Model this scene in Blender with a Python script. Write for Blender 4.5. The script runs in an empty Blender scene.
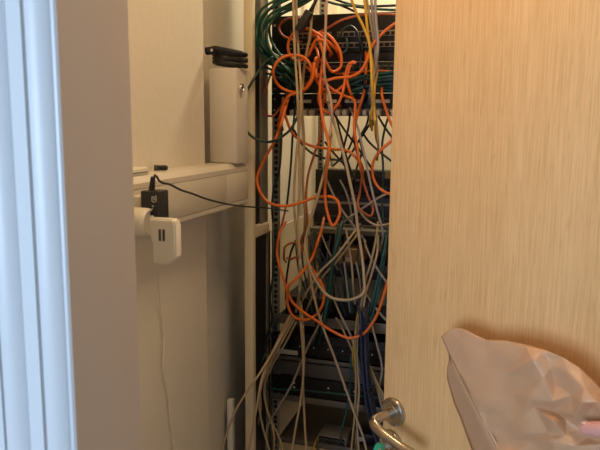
import bpy, bmesh, math, random
from mathutils import Vector, Matrix, noise
from mathutils.geometry import delaunay_2d_cdt
S = bpy.context.scene
COL = S.collection
R = math.radians
rnd = random.Random(7)

# ------------------------------------------------------------------ measured camera
F = 650.0
PSI, PIT, ROLL = R(17.5), R(8.9), R(0.5)
CAM = Vector((0, 0, 1.62))
vh = Vector((-math.sin(PSI), math.cos(PSI), 0)); rt = Vector((math.cos(PSI), math.sin(PSI), 0)); uz = Vector((0, 0, 1))
fwd = vh * math.cos(PIT) - uz * math.sin(PIT)
upv = vh * math.sin(PIT) + uz * math.cos(PIT)
rt, upv = rt * math.cos(ROLL) + upv * math.sin(ROLL), upv * math.cos(ROLL) - rt * math.sin(ROLL)
def ray(px, py): return fwd + rt * ((px - 300) / F) + upv * ((225 - py) / F)
def dep(px, py, Z): return CAM + ray(px, py) * Z
def ony(px, py, Y):
    d = ray(px, py); return CAM + d * ((Y - CAM.y) / d.y)
def onx(px, py, X):
    d = ray(px, py); return CAM + d * ((X - CAM.x) / d.x)

# ------------------------------------------------------------------ materials
def mat(name, col, rough=0.6, metal=0.0, bump=0.0, bscale=40.0, var=0.0, vscale=6.0, emit=None, spec=0.5):
    m = bpy.data.materials.new(name); m.use_nodes = True
    nt = m.node_tree; b = nt.nodes['Principled BSDF']
    b.inputs['Base Color'].default_value = (*col, 1); b.inputs['Roughness'].default_value = rough
    b.inputs['Metallic'].default_value = metal
    b.inputs['Specular IOR Level'].default_value = spec
    tc = nt.nodes.new('ShaderNodeTexCoord')
    if var > 0:
        n = nt.nodes.new('ShaderNodeTexNoise'); n.inputs['Scale'].default_value = vscale; n.inputs['Detail'].default_value = 5
        nt.links.new(tc.outputs['Object'], n.inputs['Vector'])
        mx = nt.nodes.new('ShaderNodeMix'); mx.data_type = 'RGBA'
        mx.inputs[6].default_value = (*[c * (1 - var) for c in col], 1); mx.inputs[7].default_value = (*[min(1, c * (1 + var)) for c in col], 1)
        nt.links.new(n.outputs['Fac'], mx.inputs[0]); nt.links.new(mx.outputs[2], b.inputs['Base Color'])
    if bump > 0:
        n = nt.nodes.new('ShaderNodeTexNoise'); n.inputs['Scale'].default_value = bscale; n.inputs['Detail'].default_value = 4
        nt.links.new(tc.outputs['Object'], n.inputs['Vector'])
        bp = nt.nodes.new('ShaderNodeBump'); bp.inputs['Strength'].default_value = bump; bp.inputs['Distance'].default_value = 0.002
        nt.links.new(n.outputs['Fac'], bp.inputs['Height']); nt.links.new(bp.outputs['Normal'], b.inputs['Normal'])
    if emit:
        b.inputs['Emission Color'].default_value = (*emit[0], 1); b.inputs['Emission Strength'].default_value = emit[1]
    return m
def oak():
    m = bpy.data.materials.new('oak veneer'); m.use_nodes = True
    nt = m.node_tree; b = nt.nodes['Principled BSDF']; L = nt.links.new
    tc = nt.nodes.new('ShaderNodeTexCoord')
    def stretched(sx, sz, scale, detail, dist=0.0):
        mp = nt.nodes.new('ShaderNodeMapping'); mp.inputs['Scale'].default_value = (sx, 1, sz)
        L(tc.outputs['Object'], mp.inputs['Vector'])
        n = nt.nodes.new('ShaderNodeTexNoise'); n.inputs['Scale'].default_value = scale; n.inputs['Detail'].default_value = detail
        n.inputs['Distortion'].default_value = dist
        L(mp.outputs['Vector'], n.inputs['Vector']); return n
    broad = stretched(1, 0.06, 14, 3, 0.4)
    fine = stretched(1, 0.022, 420, 4)
    pore = stretched(1, 0.05, 520, 2)
    r1 = nt.nodes.new('ShaderNodeValToRGB')
    r1.color_ramp.elements[0].position = 0.3; r1.color_ramp.elements[0].color = (0.775, 0.447, 0.184, 1)
    r1.color_ramp.elements[1].position = 0.7; r1.color_ramp.elements[1].color = (0.825, 0.498, 0.219, 1)
    L(broad.outputs['Fac'], r1.inputs['Fac'])
    r2 = nt.nodes.new('ShaderNodeValToRGB')
    r2.color_ramp.elements[0].position = 0.34; r2.color_ramp.elements[0].color = (0.83, 0.80, 0.75, 1)
    r2.color_ramp.elements[1].position = 0.62; r2.color_ramp.elements[1].color = (1.0, 1.0, 1.0, 1)
    L(fine.outputs['Fac'], r2.inputs['Fac'])
    r3 = nt.nodes.new('ShaderNodeValToRGB')
    r3.color_ramp.elements[0].position = 0.30; r3.color_ramp.elements[0].color = (0.86, 0.82, 0.77, 1)
    r3.color_ramp.elements[1].position = 0.42; r3.color_ramp.elements[1].color = (1, 1, 1, 1)
    L(pore.outputs['Fac'], r3.inputs['Fac'])
    def mul(a, c):
        x = nt.nodes.new('ShaderNodeMix'); x.data_type = 'RGBA'; x.blend_type = 'MULTIPLY'; x.inputs[0].default_value = 1
        L(a, x.inputs[6]); L(c, x.inputs[7]); return x.outputs[2]
    c = mul(mul(r1.outputs['Color'], r2.outputs['Color']), r3.outputs['Color'])
    L(c, b.inputs['Base Color']); b.inputs['Roughness'].default_value = 0.48
    bp = nt.nodes.new('ShaderNodeBump'); bp.inputs['Strength'].default_value = 0.12; bp.inputs['Distance'].default_value = 0.0006
    L(fine.outputs['Fac'], bp.inputs['Height']); L(bp.outputs['Normal'], b.inputs['Normal'])
    return m
M = dict(
    wall=mat('cream wall paint', (0.76, 0.70, 0.60), 0.8, bump=0.35, bscale=60, var=0.03, vscale=4),
    white=mat('white gloss paint', (0.72, 0.72, 0.72), 0.35, bump=0.04, bscale=30),
    jamb=mat('cream gloss paint', (0.58, 0.51, 0.46), 0.45, bump=0.05, bscale=20, var=0.02),
    floor=mat('grey vinyl floor', (0.30, 0.27, 0.24), 0.5, var=0.15, vscale=30),
    ceil=mat('ceiling paint', (0.78, 0.76, 0.72), 0.9),
    oak=oak(),
    edge=mat('oak lipping', (0.62, 0.33, 0.13), 0.5, var=0.1, vscale=60),
    trunk=mat('ivory plastic trunking', (0.66, 0.60, 0.50), 0.42),
    box=mat('beige coated steel', (0.70, 0.64, 0.56), 0.5, bump=0.05),
    post=mat('ivory coated steel', (0.74, 0.64, 0.46), 0.45),
    rail=mat('galvanised rail', (0.30, 0.275, 0.22), 0.45, metal=0.25),
    hole=mat('dark hole', (0.012, 0.011, 0.010), 0.9),
    dark=mat('black coated steel', (0.010, 0.009, 0.009), 0.5, bump=0.05),
    dev=mat('charcoal equipment', (0.011, 0.010, 0.010), 0.5, spec=0.3),
    devblue=mat('navy equipment', (0.008, 0.011, 0.030), 0.4),
    shelf=mat('grey shelf steel', (0.15, 0.135, 0.115), 0.5, metal=0.2),
    grey=mat('mid grey plastic', (0.085, 0.078, 0.072), 0.5),
    lgrey=mat('light grey plastic', (0.26, 0.24, 0.22), 0.45),
    paper=mat('white label paper', (0.62, 0.57, 0.48), 0.8),
    card=mat('brown cardboard', (0.33, 0.22, 0.11), 0.85, var=0.1, vscale=20),
    jack=mat('ivory jack plastic', (0.30, 0.26, 0.21), 0.5),
    black=mat('black rubber', (0.012, 0.012, 0.014), 0.45),
    adapter=mat('black adapter plastic', (0.016, 0.018, 0.026), 0.4),
    ink=mat('white print', (0.7, 0.66, 0.58), 0.7),
    plug=mat('white appliance plastic', (0.80, 0.75, 0.64), 0.38),
    chrome=mat('satin nickel', (0.52, 0.45, 0.37), 0.24, metal=1.0),
    steel=mat('bright steel', (0.75, 0.72, 0.66), 0.2, metal=1.0),
    green_cap=mat('green key cap', (0.03, 0.42, 0.22), 0.35),
    kraft=mat('kraft paper', (0.60, 0.335, 0.178), 0.42, bump=0.12, bscale=120, var=0.05, vscale=25),
    skin=mat('skin', (0.76, 0.36, 0.29), 0.5, bump=0.1, bscale=160, var=0.06, vscale=60),
    nail=mat('nail', (0.80, 0.52, 0.47), 0.3),
    sleeve=mat('dark sleeve', (0.03, 0.035, 0.05), 0.9),
    lamp=mat('lamp diffuser', (0.9, 0.85, 0.75), 0.5, emit=((1.0, 0.7, 0.4), 2)),
    led=mat('green led', (0.05, 0.5, 0.3), 0.4, emit=((0.3, 1.0, 0.7), 1.0)),
    ledw=mat('white led', (0.4, 0.4, 0.4), 0.4, emit=((1.0, 0.95, 0.85), 0.12)),
    c_orange=mat('orange cord', (0.80, 0.17, 0.018), 0.42),
    c_rust=mat('dull orange cord', (0.50, 0.13, 0.045), 0.45),
    c_green=mat('green cord', (0.006, 0.075, 0.050), 0.4),
    c_teal=mat('teal cord', (0.010, 0.085, 0.082), 0.4),
    c_dark=mat('dark green cord', (0.010, 0.035, 0.028), 0.42),
    c_black=mat('black cord', (0.010, 0.010, 0.012), 0.42),
    c_beige=mat('beige cord', (0.52, 0.40, 0.25), 0.48),
    c_grey=mat('grey cord', (0.36, 0.31, 0.26), 0.48),
    c_tan=mat('tan cord', (0.40, 0.29, 0.15), 0.48),
    c_pink=mat('pinkish beige cord', (0.60, 0.40, 0.28), 0.48),
    c_yellow=mat('yellow cord', (0.66, 0.38, 0.03), 0.42),
    c_navy=mat('navy cord', (0.022, 0.036, 0.085), 0.42),
    c_white=mat('white cord', (0.86, 0.80, 0.70), 0.5),
)

# ------------------------------------------------------------------ mesh helpers
class MB:
    def __init__(s): s.bm = bmesh.new()
    def box(s, x0, x1, y0, y1, z0, z1, bev=0.0, mtx=None, seg=2):
        b = bmesh.new()
        bmesh.ops.create_cube(b, size=1)
        for v in b.verts:
            v.co = Vector(((x0 + x1) / 2 + v.co.x * (x1 - x0), (y0 + y1) / 2 + v.co.y * (y1 - y0), (z0 + z1) / 2 + v.co.z * (z1 - z0)))
        if bev > 0: bmesh.ops.bevel(b, geom=b.edges[:], offset=bev, segments=seg, affect='EDGES', profile=0.5)
        return s._add(b, mtx)
    def _add(s, b, mtx=None):
        if mtx is not None: b.transform(mtx)
        me = bpy.data.meshes.new('t'); b.to_mesh(me); b.free(); s.bm.from_mesh(me); bpy.data.meshes.remove(me); return s
    def lathe(s, prof, n=32, mtx=None):
        """prof: (radius, height) about local z"""
        b = bmesh.new(); rings = []
        for r, h in prof:
            if r < 1e-6: rings.append([b.verts.new((0, 0, h))])
            else: rings.append([b.verts.new((r * math.cos(2 * math.pi * i / n), r * math.sin(2 * math.pi * i / n), h)) for i in range(n)])
        for a, c in zip(rings, rings[1:]):
            for i in range(n):
                j = (i + 1) % n
                q = [a[i % len(a)], a[j % len(a)], c[j % len(c)], c[i % len(c)]]
                u = []
                for w in q:
                    if w not in u: u.append(w)
                if len(u) > 2: b.faces.new(u)
        bmesh.ops.recalc_face_normals(b, faces=b.faces[:])
        return s._add(b, mtx)
    def tube(s, pts, rad, n=8, flat=1.0):
        b = s.bm; pts = [Vector(p) for p in pts]; m = len(pts)
        rads = rad if isinstance(rad, (list, tuple)) else [rad] * m
        t = [(pts[min(i + 1, m - 1)] - pts[max(i - 1, 0)]).normalized() for i in range(m)]
        nv = t[0].orthogonal().normalized(); rings = []
        for i in range(m):
            nv = (nv - t[i] * nv.dot(t[i]))
            nv = nv.normalized() if nv.length > 1e-6 else t[i].orthogonal().normalized()
            bv = t[i].cross(nv)
            rings.append([b.verts.new(pts[i] + (nv * math.cos(2 * math.pi * k / n) + bv * math.sin(2 * math.pi * k / n) * flat) * rads[i]) for k in range(n)])
        for a, c in zip(rings, rings[1:]):
            for k in range(n): b.faces.new((a[k], a[(k + 1) % n], c[(k + 1) % n], c[k]))
        b.faces.new(rings[0][::-1]); b.faces.new(rings[-1]); return s
    def prism(s, poly, z0, z1):
        """poly in xy, extruded z0..z1"""
        b = bmesh.new()
        lo = [b.verts.new((x, y, z0)) for x, y in poly]; hi = [b.verts.new((x, y, z1)) for x, y in poly]; n = len(poly)
        for i in range(n): b.faces.new((lo[i], lo[(i + 1) % n], hi[(i + 1) % n], hi[i]))
        b.faces.new(lo[::-1]); b.faces.new(hi); bmesh.ops.recalc_face_normals(b, faces=b.faces[:])
        return s._add(b)
    def build(s, name, m, parent=None, smooth=True, angle=35):
        me = bpy.data.meshes.new(name); s.bm.to_mesh(me); s.bm.free()
        me.materials.append(M[m] if isinstance(m, str) else m)
        if smooth:
            for p in me.polygons: p.use_smooth = True
            try: me.set_sharp_from_angle(angle=R(angle))
            except Exception: pass
        o = bpy.data.objects.new(name, me); COL.objects.link(o)
        if parent: o.parent = parent
        return o
def tag(o, label, cat, group=None):
    o['label'] = label; o['category'] = cat
    if group: o['group'] = group
    return o
def thing(name, label, cat, loc=(0, 0, 0), group=None, mtx=None):
    o = bpy.data.objects.new(name, None); COL.objects.link(o); o.empty_display_size = 0.05
    if mtx is not None: o.matrix_world = mtx
    else: o.location = loc
    return tag(o, label, cat, group)
def structure(o): o['kind'] = 'structure'; return o
def catmull(P, step=0.007):
    P = [Vector(p) for p in P]
    P = [P[0] * 2 - P[1]] + P + [P[-1] * 2 - P[-2]]
    out = []
    for i in range(1, len(P) - 2):
        p0, p1, p2, p3 = P[i - 1:i + 3]
        n = max(2, int((p2 - p1).length / step))
        # centripetal-ish tangents to avoid overshoot
        l0, l1, l2 = (p1 - p0).length + 1e-6, (p2 - p1).length + 1e-6, (p3 - p2).length + 1e-6
        m1 = ((p1 - p0) / l0 * l1 + (p2 - p1) / l1 * l0) / (l0 + l1) * l1
        m2 = ((p2 - p1) / l1 * l2 + (p3 - p2) / l2 * l1) / (l1 + l2) * l1
        for k in range(n):
            t = k / n
            out.append(p1 * (2*t**3 - 3*t**2 + 1) + m1 * (t**3 - 2*t**2 + t) + p2 * (-2*t**3 + 3*t**2) + m2 * (t**3 - t**2))
    out.append(P[-2]); return out

# ------------------------------------------------------------------ the setting
c_ = dep(65, 225, 0.58)
JX, YA = c_.x, c_.y + 0.0145               # jamb face, corridor edge
YB = onx(134.5, 225, JX - 0.004).y - 0.004  # closet edge
HX = 0.585                                 # right jamb face
CZ = 2.55
PX, RX, YBACK = -0.62, -0.665, 2.36
PYE = onx(205, 100, PX).y
w = MB()
w.box(-2.7, JX - 0.03, YA, YB, 0, CZ); w.box(HX + 0.03, 2.3, YA, YB, 0, CZ); w.box(JX - 0.03, HX + 0.03, YA, YB, 2.08, CZ)
structure(w.build('wall_front', 'wall'))
w = MB(); w.box(-0.95, PX, YB, PYE, 0, CZ, 0.006, seg=3); w.box(-0.95, RX, PYE - 0.02, YBACK + 0.1, 0, CZ)
structure(w.build('wall_left', 'wall'))
structure(MB().box(-0.95, 1.35, YBACK, YBACK + 0.1, 0, CZ).build('wall_back', 'wall'))
structure(MB().box(1.25, 1.35, YB, YBACK, 0, CZ).build('wall_right', 'wall'))
structure(MB().box(-2.8, 2.4, -2.5, YBACK + 0.1, -0.1, 0).build('floor', 'floor'))
structure(MB().box(-2.8, 2.4, -2.5, YBACK + 0.1, CZ, CZ + 0.1).build('ceiling', 'ceil'))
# the corridor the picture is taken from, its window behind the viewer
w = MB(); WX0, WX1, WZ0, WZ1 = -1.40, -0.10, 0.95, 2.15
w.box(-2.8, WX0, -2.5, -2.4, 0, CZ); w.box(WX1, 2.4, -2.5, -2.4, 0, CZ); w.box(WX0, WX1, -2.5, -2.4, 0, WZ0); w.box(WX0, WX1, -2.5, -2.4, WZ1, CZ)
structure(w.build('wall_corridor', 'wall'))
structure(MB().box(-2.8, -2.7, -2.4, YB, 0, CZ).build('wall_corridor_left', 'wall'))
structure(MB().box(2.3, 2.4, -2.4, YB, 0, CZ).build('wall_corridor_right', 'wall'))
w = MB(); f = 0.05
w.box(WX0, WX1, -2.46, -2.41, WZ0, WZ0 + f); w.box(WX0, WX1, -2.46, -2.41, WZ1 - f, WZ1)
w.box(WX0, WX0 + f, -2.46, -2.41, WZ0 + f, WZ1 - f); w.box(WX1 - f, WX1, -2.46, -2.41, WZ0 + f, WZ1 - f)
structure(w.build('window_1', 'white'))
# door lining with its rebate, and the moulded casing round the doorway
w = MB()
lin = [(JX, YA - 0.0124), (JX, YA + 0.068), (JX - 0.004, YA + 0.072), (JX - 0.004, YB + 0.004), (JX - 0.03, YB + 0.004), (JX - 0.03, YA + 0.0005), (JX - 0.0007, YA + 0.0005), (JX - 0.0007, YA - 0.0124)]
w.prism(lin, 0, 2.05)
w.prism([(HX - (x - JX), y) for x, y in lin[::-1]], 0, 2.05)
w.box(JX - 0.03, HX + 0.03, YA, YB + 0.004, 2.05, 2.08)
structure(w.build('trim_1', 'jamb', angle=20))
prof = [(0.0008, 0.0), (0.0008, 0.0125), (0.0018, 0.0142), (0.0040, 0.0148), (0.0060, 0.0130)]
def cove(u0, wid, d0, dep_, n=9):   # hollow rising from u0 to u0+wid, steepest at the doorway side
    return [(u0 + wid * (1 - math.cos(math.pi * 0.5 * k / n)), d0 + dep_ * math.sin(math.pi * 0.5 * k / n)) for k in range(n + 1)]
prof += cove(0.0068, 0.0195, 0.0060, 0.0150)
prof += [(0.0270, 0.0175), (0.0285, 0.0175), (0.0290, 0.0225), (0.0435, 0.0232), (0.0455, 0.0190), (0.0490, 0.0140)]
prof += cove(0.0500, 0.0185, 0.0110, 0.0150)
prof += [(0.0690, 0.0225), (0.0706, 0.0225), (0.0710, 0.0270), (0.0850, 0.0275), (0.0860, 0.0265), (0.0860, 0.0)]
CY = YA
def casing(side):
    w = MB()
    w.prism([((JX + 0.0 - u) if side < 0 else (HX + u), CY - 0.0 - (d - 0.0) ) for u, d in prof], 0, 2.085)
    return w
structure(casing(-1).build('trim_2', 'white', angle=25))
structure(casing(1).build('trim_3', 'white', angle=25))
structure(MB().box(JX, HX, CY - 0.018, CY, 2.05, 2.12, 0.003).build('trim_4', 'white'))

# ------------------------------------------------------------------ oak door, standing half open into the closet
DA = R(32.5)
edge = dep(388.5, 225, 1.15); edge.z = 0.01
dt = Vector((math.cos(DA), -math.sin(DA), 0)); dn = Vector((-math.sin(DA), -math.cos(DA), 0))   # along leaf to the hinge; out of the seen face
DM = Matrix(((dt.x, -dn.x, 0, edge.x), (dt.y, -dn.y, 0, edge.y), (0, 0, 1, edge.z), (0, 0, 0, 1)))    # local x along leaf, local y into its thickness
DWID = 0.93
door = MB().box(0, DWID, 0, 0.04, 0, 2.03, 0.003).build('door_1', 'oak'); door.matrix_world = DM; structure(door)
MB().box(-0.0012, 0.0, 0.003, 0.037, 0.0, 2.03).build('edge_lipping', 'edge', door)
def door_uv(px, py):
    d = ray(px, py); p0 = Vector((edge.x, edge.y, 0)); tt = (p0 - CAM).dot(dn) / d.dot(dn)
    p = CAM + d * tt; return (p - p0).dot(dt), p.z - edge.z
hu, hz = door_uv(394.5, 411.5)
def facing(u, z): return Matrix(((1, 0, 0, u), (0, 0, -1, 0), (0, 1, 0, z), (0, 0, 0, 1)))     # lathe axis out of the seen face
MB().lathe([(0, 0), (0.0262, 0), (0.0262, 0.004), (0.0255, 0.0065), (0.0235, 0.0082), (0.0215, 0.0082), (0.0205, 0.0072), (0.0125, 0.0072), (0.0115, 0.0085), (0, 0.0085)], 48, facing(hu, hz)).build('handle_rosette', 'chrome', door)
lv = MB()
path = [(hu, -0.006, hz), (hu, -0.022, hz), (hu, -0.042, hz), (hu + 0.002, -0.055, hz - 0.0005), (hu + 0.010, -0.063, hz - 0.002), (hu + 0.024, -0.066, hz - 0.006), (hu + 0.050, -0.064, hz - 0.014), (hu + 0.076, -0.060, hz - 0.021), (hu + 0.098, -0.057, hz - 0.024)]
cp = catmull(path, 0.004); n = len(cp)
lv.tube(cp, [0.0092 if i < n * 0.35 else 0.0092 - 0.0022 * (i / n - 0.35) for i in range(n)], 16)
lv.build('lever_handle', 'chrome', door)
ku, kz = door_uv(392, 443)
MB().lathe([(0, 0), (0.0262, 0), (0.0262, 0.004), (0.0255, 0.0065), (0.0235, 0.0082), (0.0215, 0.0082), (0.0200, 0.0070), (0.0105, 0.0070), (0.0095, 0.0085), (0.0085, 0.0095), (0, 0.0095)], 48, facing(ku, kz)).build('lock_escutcheon', 'chrome', door)
ck = MB(); ck.lathe([(0, 0.0095), (0.0078, 0.0095), (0.0078, 0.0115), (0.007, 0.0125), (0, 0.0125)], 24, facing(ku, kz)); ck.build('lock_cylinder', 'steel', door)
# key with a green plastic cap standing in the lock
key = thing('door_key', 'metal key with green plastic cap standing in the door lock', 'key', mtx=DM @ Matrix.Translation((ku, -0.0125, kz)))
MB().box(-0.0011, 0.0011, -0.012, 0.004, -0.0042, 0.0042, 0.0004).build('blade', 'steel', key)
kb = MB(); kb.lathe([(0, -0.0045), (0.009, -0.0045), (0.0112, -0.003), (0.0115, 0), (0.0112, 0.003), (0.009, 0.0045), (0, 0.0045)], 28, Matrix.Translation((0, -0.022, 0)) @ Matrix.Rotation(R(90), 4, 'Y') @ Matrix.Rotation(R(0), 4, 'Z'))
kb.build('cap', 'green_cap', key)
kb = MB(); kb.lathe([(0.0022, -0.0049), (0.0042, -0.0049), (0.0042, 0.0049), (0.0022, 0.0049), (0.0022, -0.0049)], 18, Matrix.Translation((0, -0.026, 0)) @ Matrix.Rotation(R(90), 4, 'Y'))
kb.build('eyelet', 'steel', key)

# ------------------------------------------------------------------ trunking along the left wall
TF = -0.562; TZ0 = (onx(179, 223, TF).z + onx(243, 206.5, TF).z) / 2
TZ1 = (onx(133, 176, TF).z + onx(243, 164, TF).z) / 2
TY0, TY1 = 0.615, 1.385
tr = thing('cable_trunking', 'long ivory dado trunking fixed along the left wall below the ledge items', 'cable trunking', (PX, TY0, TZ0))
def rel(o): return Matrix.Translation(-o.location)
def prism_y(pts, y0, y1):
    w = MB(); w.prism([(x, z) for x, z in pts], 0, 1)
    for v in w.bm.verts:
        x, z, t = v.co.x, v.co.y, v.co.z; v.co = Vector((x, y0 + (y1 - y0) * t, z))
    bmesh.ops.recalc_face_normals(w.bm, faces=w.bm.faces[:]); return w
w = prism_y([(PX, TZ0), (TF - 0.004, TZ0), (TF, TZ0 + 0.004), (TF, TZ0 + 0.012), (TF - 0.002, TZ0 + 0.013), (TF - 0.002, TZ1 - 0.020), (TF, TZ1 - 0.019), (TF, TZ1 - 0.010), (TF - 0.009, TZ1), (PX, TZ1)], TY0, TY1)
w.bm.transform(rel(tr)); w.build('body', 'trunk', tr, angle=20)
w = MB().box(TF - 0.003, TF + 0.0006, TY0 + 0.002, 1.262, TZ0 + 0.0135, TZ1 - 0.0205, 0.0006); w.bm.transform(rel(tr)); w.build('cover', 'trunk', tr)
w = MB().box(TF - 0.003, TF + 0.0006, 1.2632, TY1 - 0.002, TZ0 + 0.0135, TZ1 - 0.0205, 0.0006); w.bm.transform(rel(tr)); w.build('cover', 'trunk', tr)

# ledge items: white flat adapter and black plug
p = onx(146, 166, -0.59)
t = thing('power_strip', 'white flat power strip end lying on the trunking ledge by the jamb', 'power strip', (-0.592, p.y - 0.10, TZ1))
MB().box(-0.018, 0.018, -0.02, 0.085, 0, 0.013, 0.004).build('body', 'plug', t)
MB().box(-0.0185, 0.0185, -0.015, 0.080, 0.0045, 0.006, 0.0003).build('seam', 'grey', t)
p = onx(161, 166, -0.60)
t = thing('barrel_plug', 'small black barrel plug lying on the trunking ledge', 'plug', (p.x, p.y, TZ1))
rx = Matrix.Translation((0, 0, 0.0056)) @ Matrix.Rotation(R(18), 4, 'Z') @ Matrix.Rotation(R(90), 4, 'Y')
MB().lathe([(0, -0.006), (0.0040, -0.006), (0.0048, -0.005), (0.0048, 0.009), (0.0036, 0.012), (0, 0.012)], 20, rx).build('sleeve', 'black', t)
MB().lathe([(0, -0.012), (0.0055, -0.012), (0.0055, -0.006), (0, -0.006)], 20, rx).build('collar', 'grey', t)

# black mains adapter plugged in the trunking
p = onx(147, 212, TF); A0 = onx(143, 205, TF + 0.03)
ay = onx(150, 205, TF + 0.03).y
t = thing('power_adapter', 'black power adapter plugged into the trunking, cable leaving its top', 'power adapter', (TF + 0.0006, ay, 1.462))
zt = ony(155, 190, ay).z - 1.462
MB().box(0.0, 0.0225, -0.013, 0.013, 0.006, zt - 0.010, 0.002).build('plug_side', 'trunk', t)
MB().box(0.0225, 0.0540, -0.017, 0.017, -0.008, zt, 0.003).build('body', 'adapter', t)
w = MB()
for (a, b, c, d) in ((0.0390, 0.0404, -0.016, -0.008), (0.0390, 0.0440, -0.0096, -0.008), (0.0430, 0.0444, -0.014, -0.0096), (0.0405, 0.0450, -0.0172, -0.0158), (0.0462, 0.0474, -0.016, -0.006), (0.0395, 0.0425, -0.024, -0.0222), (0.0395, 0.0410, -0.0275, -0.0262)):
    w.box(a + 0.0035, b + 0.0035, -0.0174, -0.0168, zt + c, zt + d)
w.build('rating_print', 'ink', t)
MB().lathe([(0, 0), (0.0052, 0), (0.0046, 0.010), (0.0036, 0.022), (0, 0.022)], 18, Matrix.Translation((0.033, 0, zt - 0.001)) @ Matrix.Rotation(R(9), 4, 'Y')).build('strain_relief', 'black', t)
ATOP = Vector((TF + 0.0006 + 0.037, ay, 1.462 + zt + 0.019))

# white charger with two slots, hanging on its round plug body
cy = onx(163, 240, TF + 0.055).y - 0.035
pc = dep(164, 242, 0.5); pc = ony(162.0, 242, cy)
t = thing('travel_charger', 'white charger with two ribbed slots hanging below the black adapter', 'charger', pc)
sx = 30 / F * (cy / ray(164, 242).y) / 2
sz = 46 / F * (cy / ray(164, 242).y) / 2
w = MB()
poly = [(-sx + 0.006, -sz), (sx * 0.45, -sz), (sx, -sz * 0.70), (sx, sz * 0.80), (sx * 0.82, sz), (-sx, sz), (-sx, sz * 0.35), (-sx + 0.003, sz * 0.30), (-sx + 0.003, sz * 0.05), (-sx + 0.006, 0)]
w.prism(poly, 0, 1)
for v in w.bm.verts:
    x, z, tt = v.co; v.co = Vector((x, tt * 0.020, z))
bmesh.ops.recalc_face_normals(w.bm, faces=w.bm.faces[:])
bmesh.ops.bevel(w.bm, geom=w.bm.edges[:], offset=0.0022, segments=3, affect='EDGES')
w.build('shell', 'plug', t)
for k in (-1, 1):
    s_ = MB(); s_.box(k * 0.0032 - 0.0020, k * 0.0032 + 0.0020, -0.0006, 0.002, sz * 0.04, sz * 0.56, 0.0004)
    for q in range(7): s_.box(k * 0.0032 - 0.0020, k * 0.0032 + 0.0020, -0.0010, -0.0004, sz * 0.06 + q * sz * 0.072, sz * 0.075 + q * sz * 0.072)
    s_.build('slot', 'grey', t)
MB().box(-sx - 0.0012, -sx + 0.001, 0.006, 0.020, sz * 0.42, sz * 0.80, 0.0005).build('side_button', 'black', t)
pb = ony(140, 222, cy + 0.016)
t2 = thing('plug_housing', 'round white plug housing between the jamb and the slotted charger', 'plug', (TF + 0.0006, pb.y, pb.z))
rr = 14.5 / F * (pb.y / ray(140, 222).y)
MB().lathe([(0, 0), (rr, 0), (rr, 0.034), (rr * 0.97, 0.041), (rr * 0.86, 0.044), (rr * 0.80, 0.040), (0, 0.038)], 40, Matrix.Rotation(R(90), 4, 'Y')).build('housing', 'plug', t2)
MB().box(0.030, 0.046, 0.004, 0.018, -rr * 0.5, rr * 0.45, 0.002).build('bracket', 'plug', t2)

# beige box with cam lock standing at the far end of the ledge
pA = ony(210.5, 161, 1.31); pB = ony(237.5, 163, 1.31)
bz0 = TZ1; bz1 = ony(224, 68, 1.31).z
t = thing('junction_box', 'tall beige steel box standing on the trunking ledge, black cable on top', 'box', ((pA.x + pB.x) / 2, 1.31, bz0))
hw = (pB.x - pA.x) / 2
MB().box(-hw, hw, 0.0, 0.062, 0.0, bz1 - bz0, 0.0015).build('body', 'box', t)
MB().box(-hw + 0.0005, hw - 0.0005, -0.003, 0.0, 0.002, bz1 - bz0 - 0.002, 0.001).build('cover', 'box', t)
pl = ony(239.5, 88, 1.325)
lk = MB().lathe([(0, 0), (0.010, 0), (0.010, 0.004), (0.0085, 0.007), (0.0062, 0.007), (0.0055, 0.0055), (0, 0.0055)], 28, Matrix.Translation((hw, 0.016, pl.z - bz0)) @ Matrix.Rotation(R(90), 4, 'Y')); lk.build('cam_lock', 'steel', t)
MB().box(hw + 0.0050, hw + 0.0062, 0.0150, 0.0170, pl.z - bz0 - 0.004, pl.z - bz0 + 0.004).build('keyway', 'hole', t)

# recess conduit in the lower corner
p0 = ony(231, 399, 1.46)
c = MB(); c.box(p0.x - 0.0075, p0.x + 0.0075, 1.45, 1.468, 0.0, p0.z, 0.002)
tag(c.build('wall_conduit', 'plug'), 'short ivory conduit rising from the floor beside the rack post', 'conduit')

# ------------------------------------------------------------------ rack
RY = 1.585; RXR = -0.084; RXL = ony(271.5, 225, RY).x + 0.006
rk = thing('equipment_rack', 'open floor standing equipment rack holding all the network gear', 'rack', (0, 0, 0))
def post(x0, x1, y0, y1, name='post', m='post'):
    return MB().box(x0, x1, y0, y1, 0.02, 2.34, 0.002).build(name, m, rk)
pL = ony(244.2, 225, 1.42); pR = ony(252.6, 225, 1.42)
post(pL.x, pR.x, 1.42, 1.440); post(-0.100, -0.070, 1.42, 1.452); post(pL.x, pR.x, 2.20, 2.232); post(-0.10, -0.07, 2.20, 2.232)
for ya_, yb_ in ((1.42, 1.45), (2.20, 2.232)): MB().box(pL.x, -0.070, ya_, yb_, 2.34, 2.36, 0.002).build('top_bar', 'post', rk)
for xa_ in (pL.x, -0.10): MB().box(xa_, xa_ + 0.03, 1.45, 2.20, 2.34, 2.36, 0.002).build('top_bar', 'post', rk)
MB().box(pL.x, -0.070, 1.42, 2.232, 0.0, 0.03, 0.002).build('base_panel', 'post', rk)
def rail(x0, x1, y, name='mounting_rail'):
    o = MB().box(x0, x1, y, y + 0.002, 0.03, 2.34).box(x0 if x0 > -0.3 else x0, (x0 + 0.002), y, y + 0.03, 0.03, 2.34).build(name, 'rail', rk)
    h = MB(); z = 0.06; k = 0; xc = (x0 + x1) / 2
    while z < 2.31:
        h.box(xc - 0.0045, xc + 0.0045, y - 0.0006, y + 0.0004, z, z + 0.0092); k += 1
        z += 0.01587 if k % 3 else 0.0127
    h.build('square_holes', 'hole', o)
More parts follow.
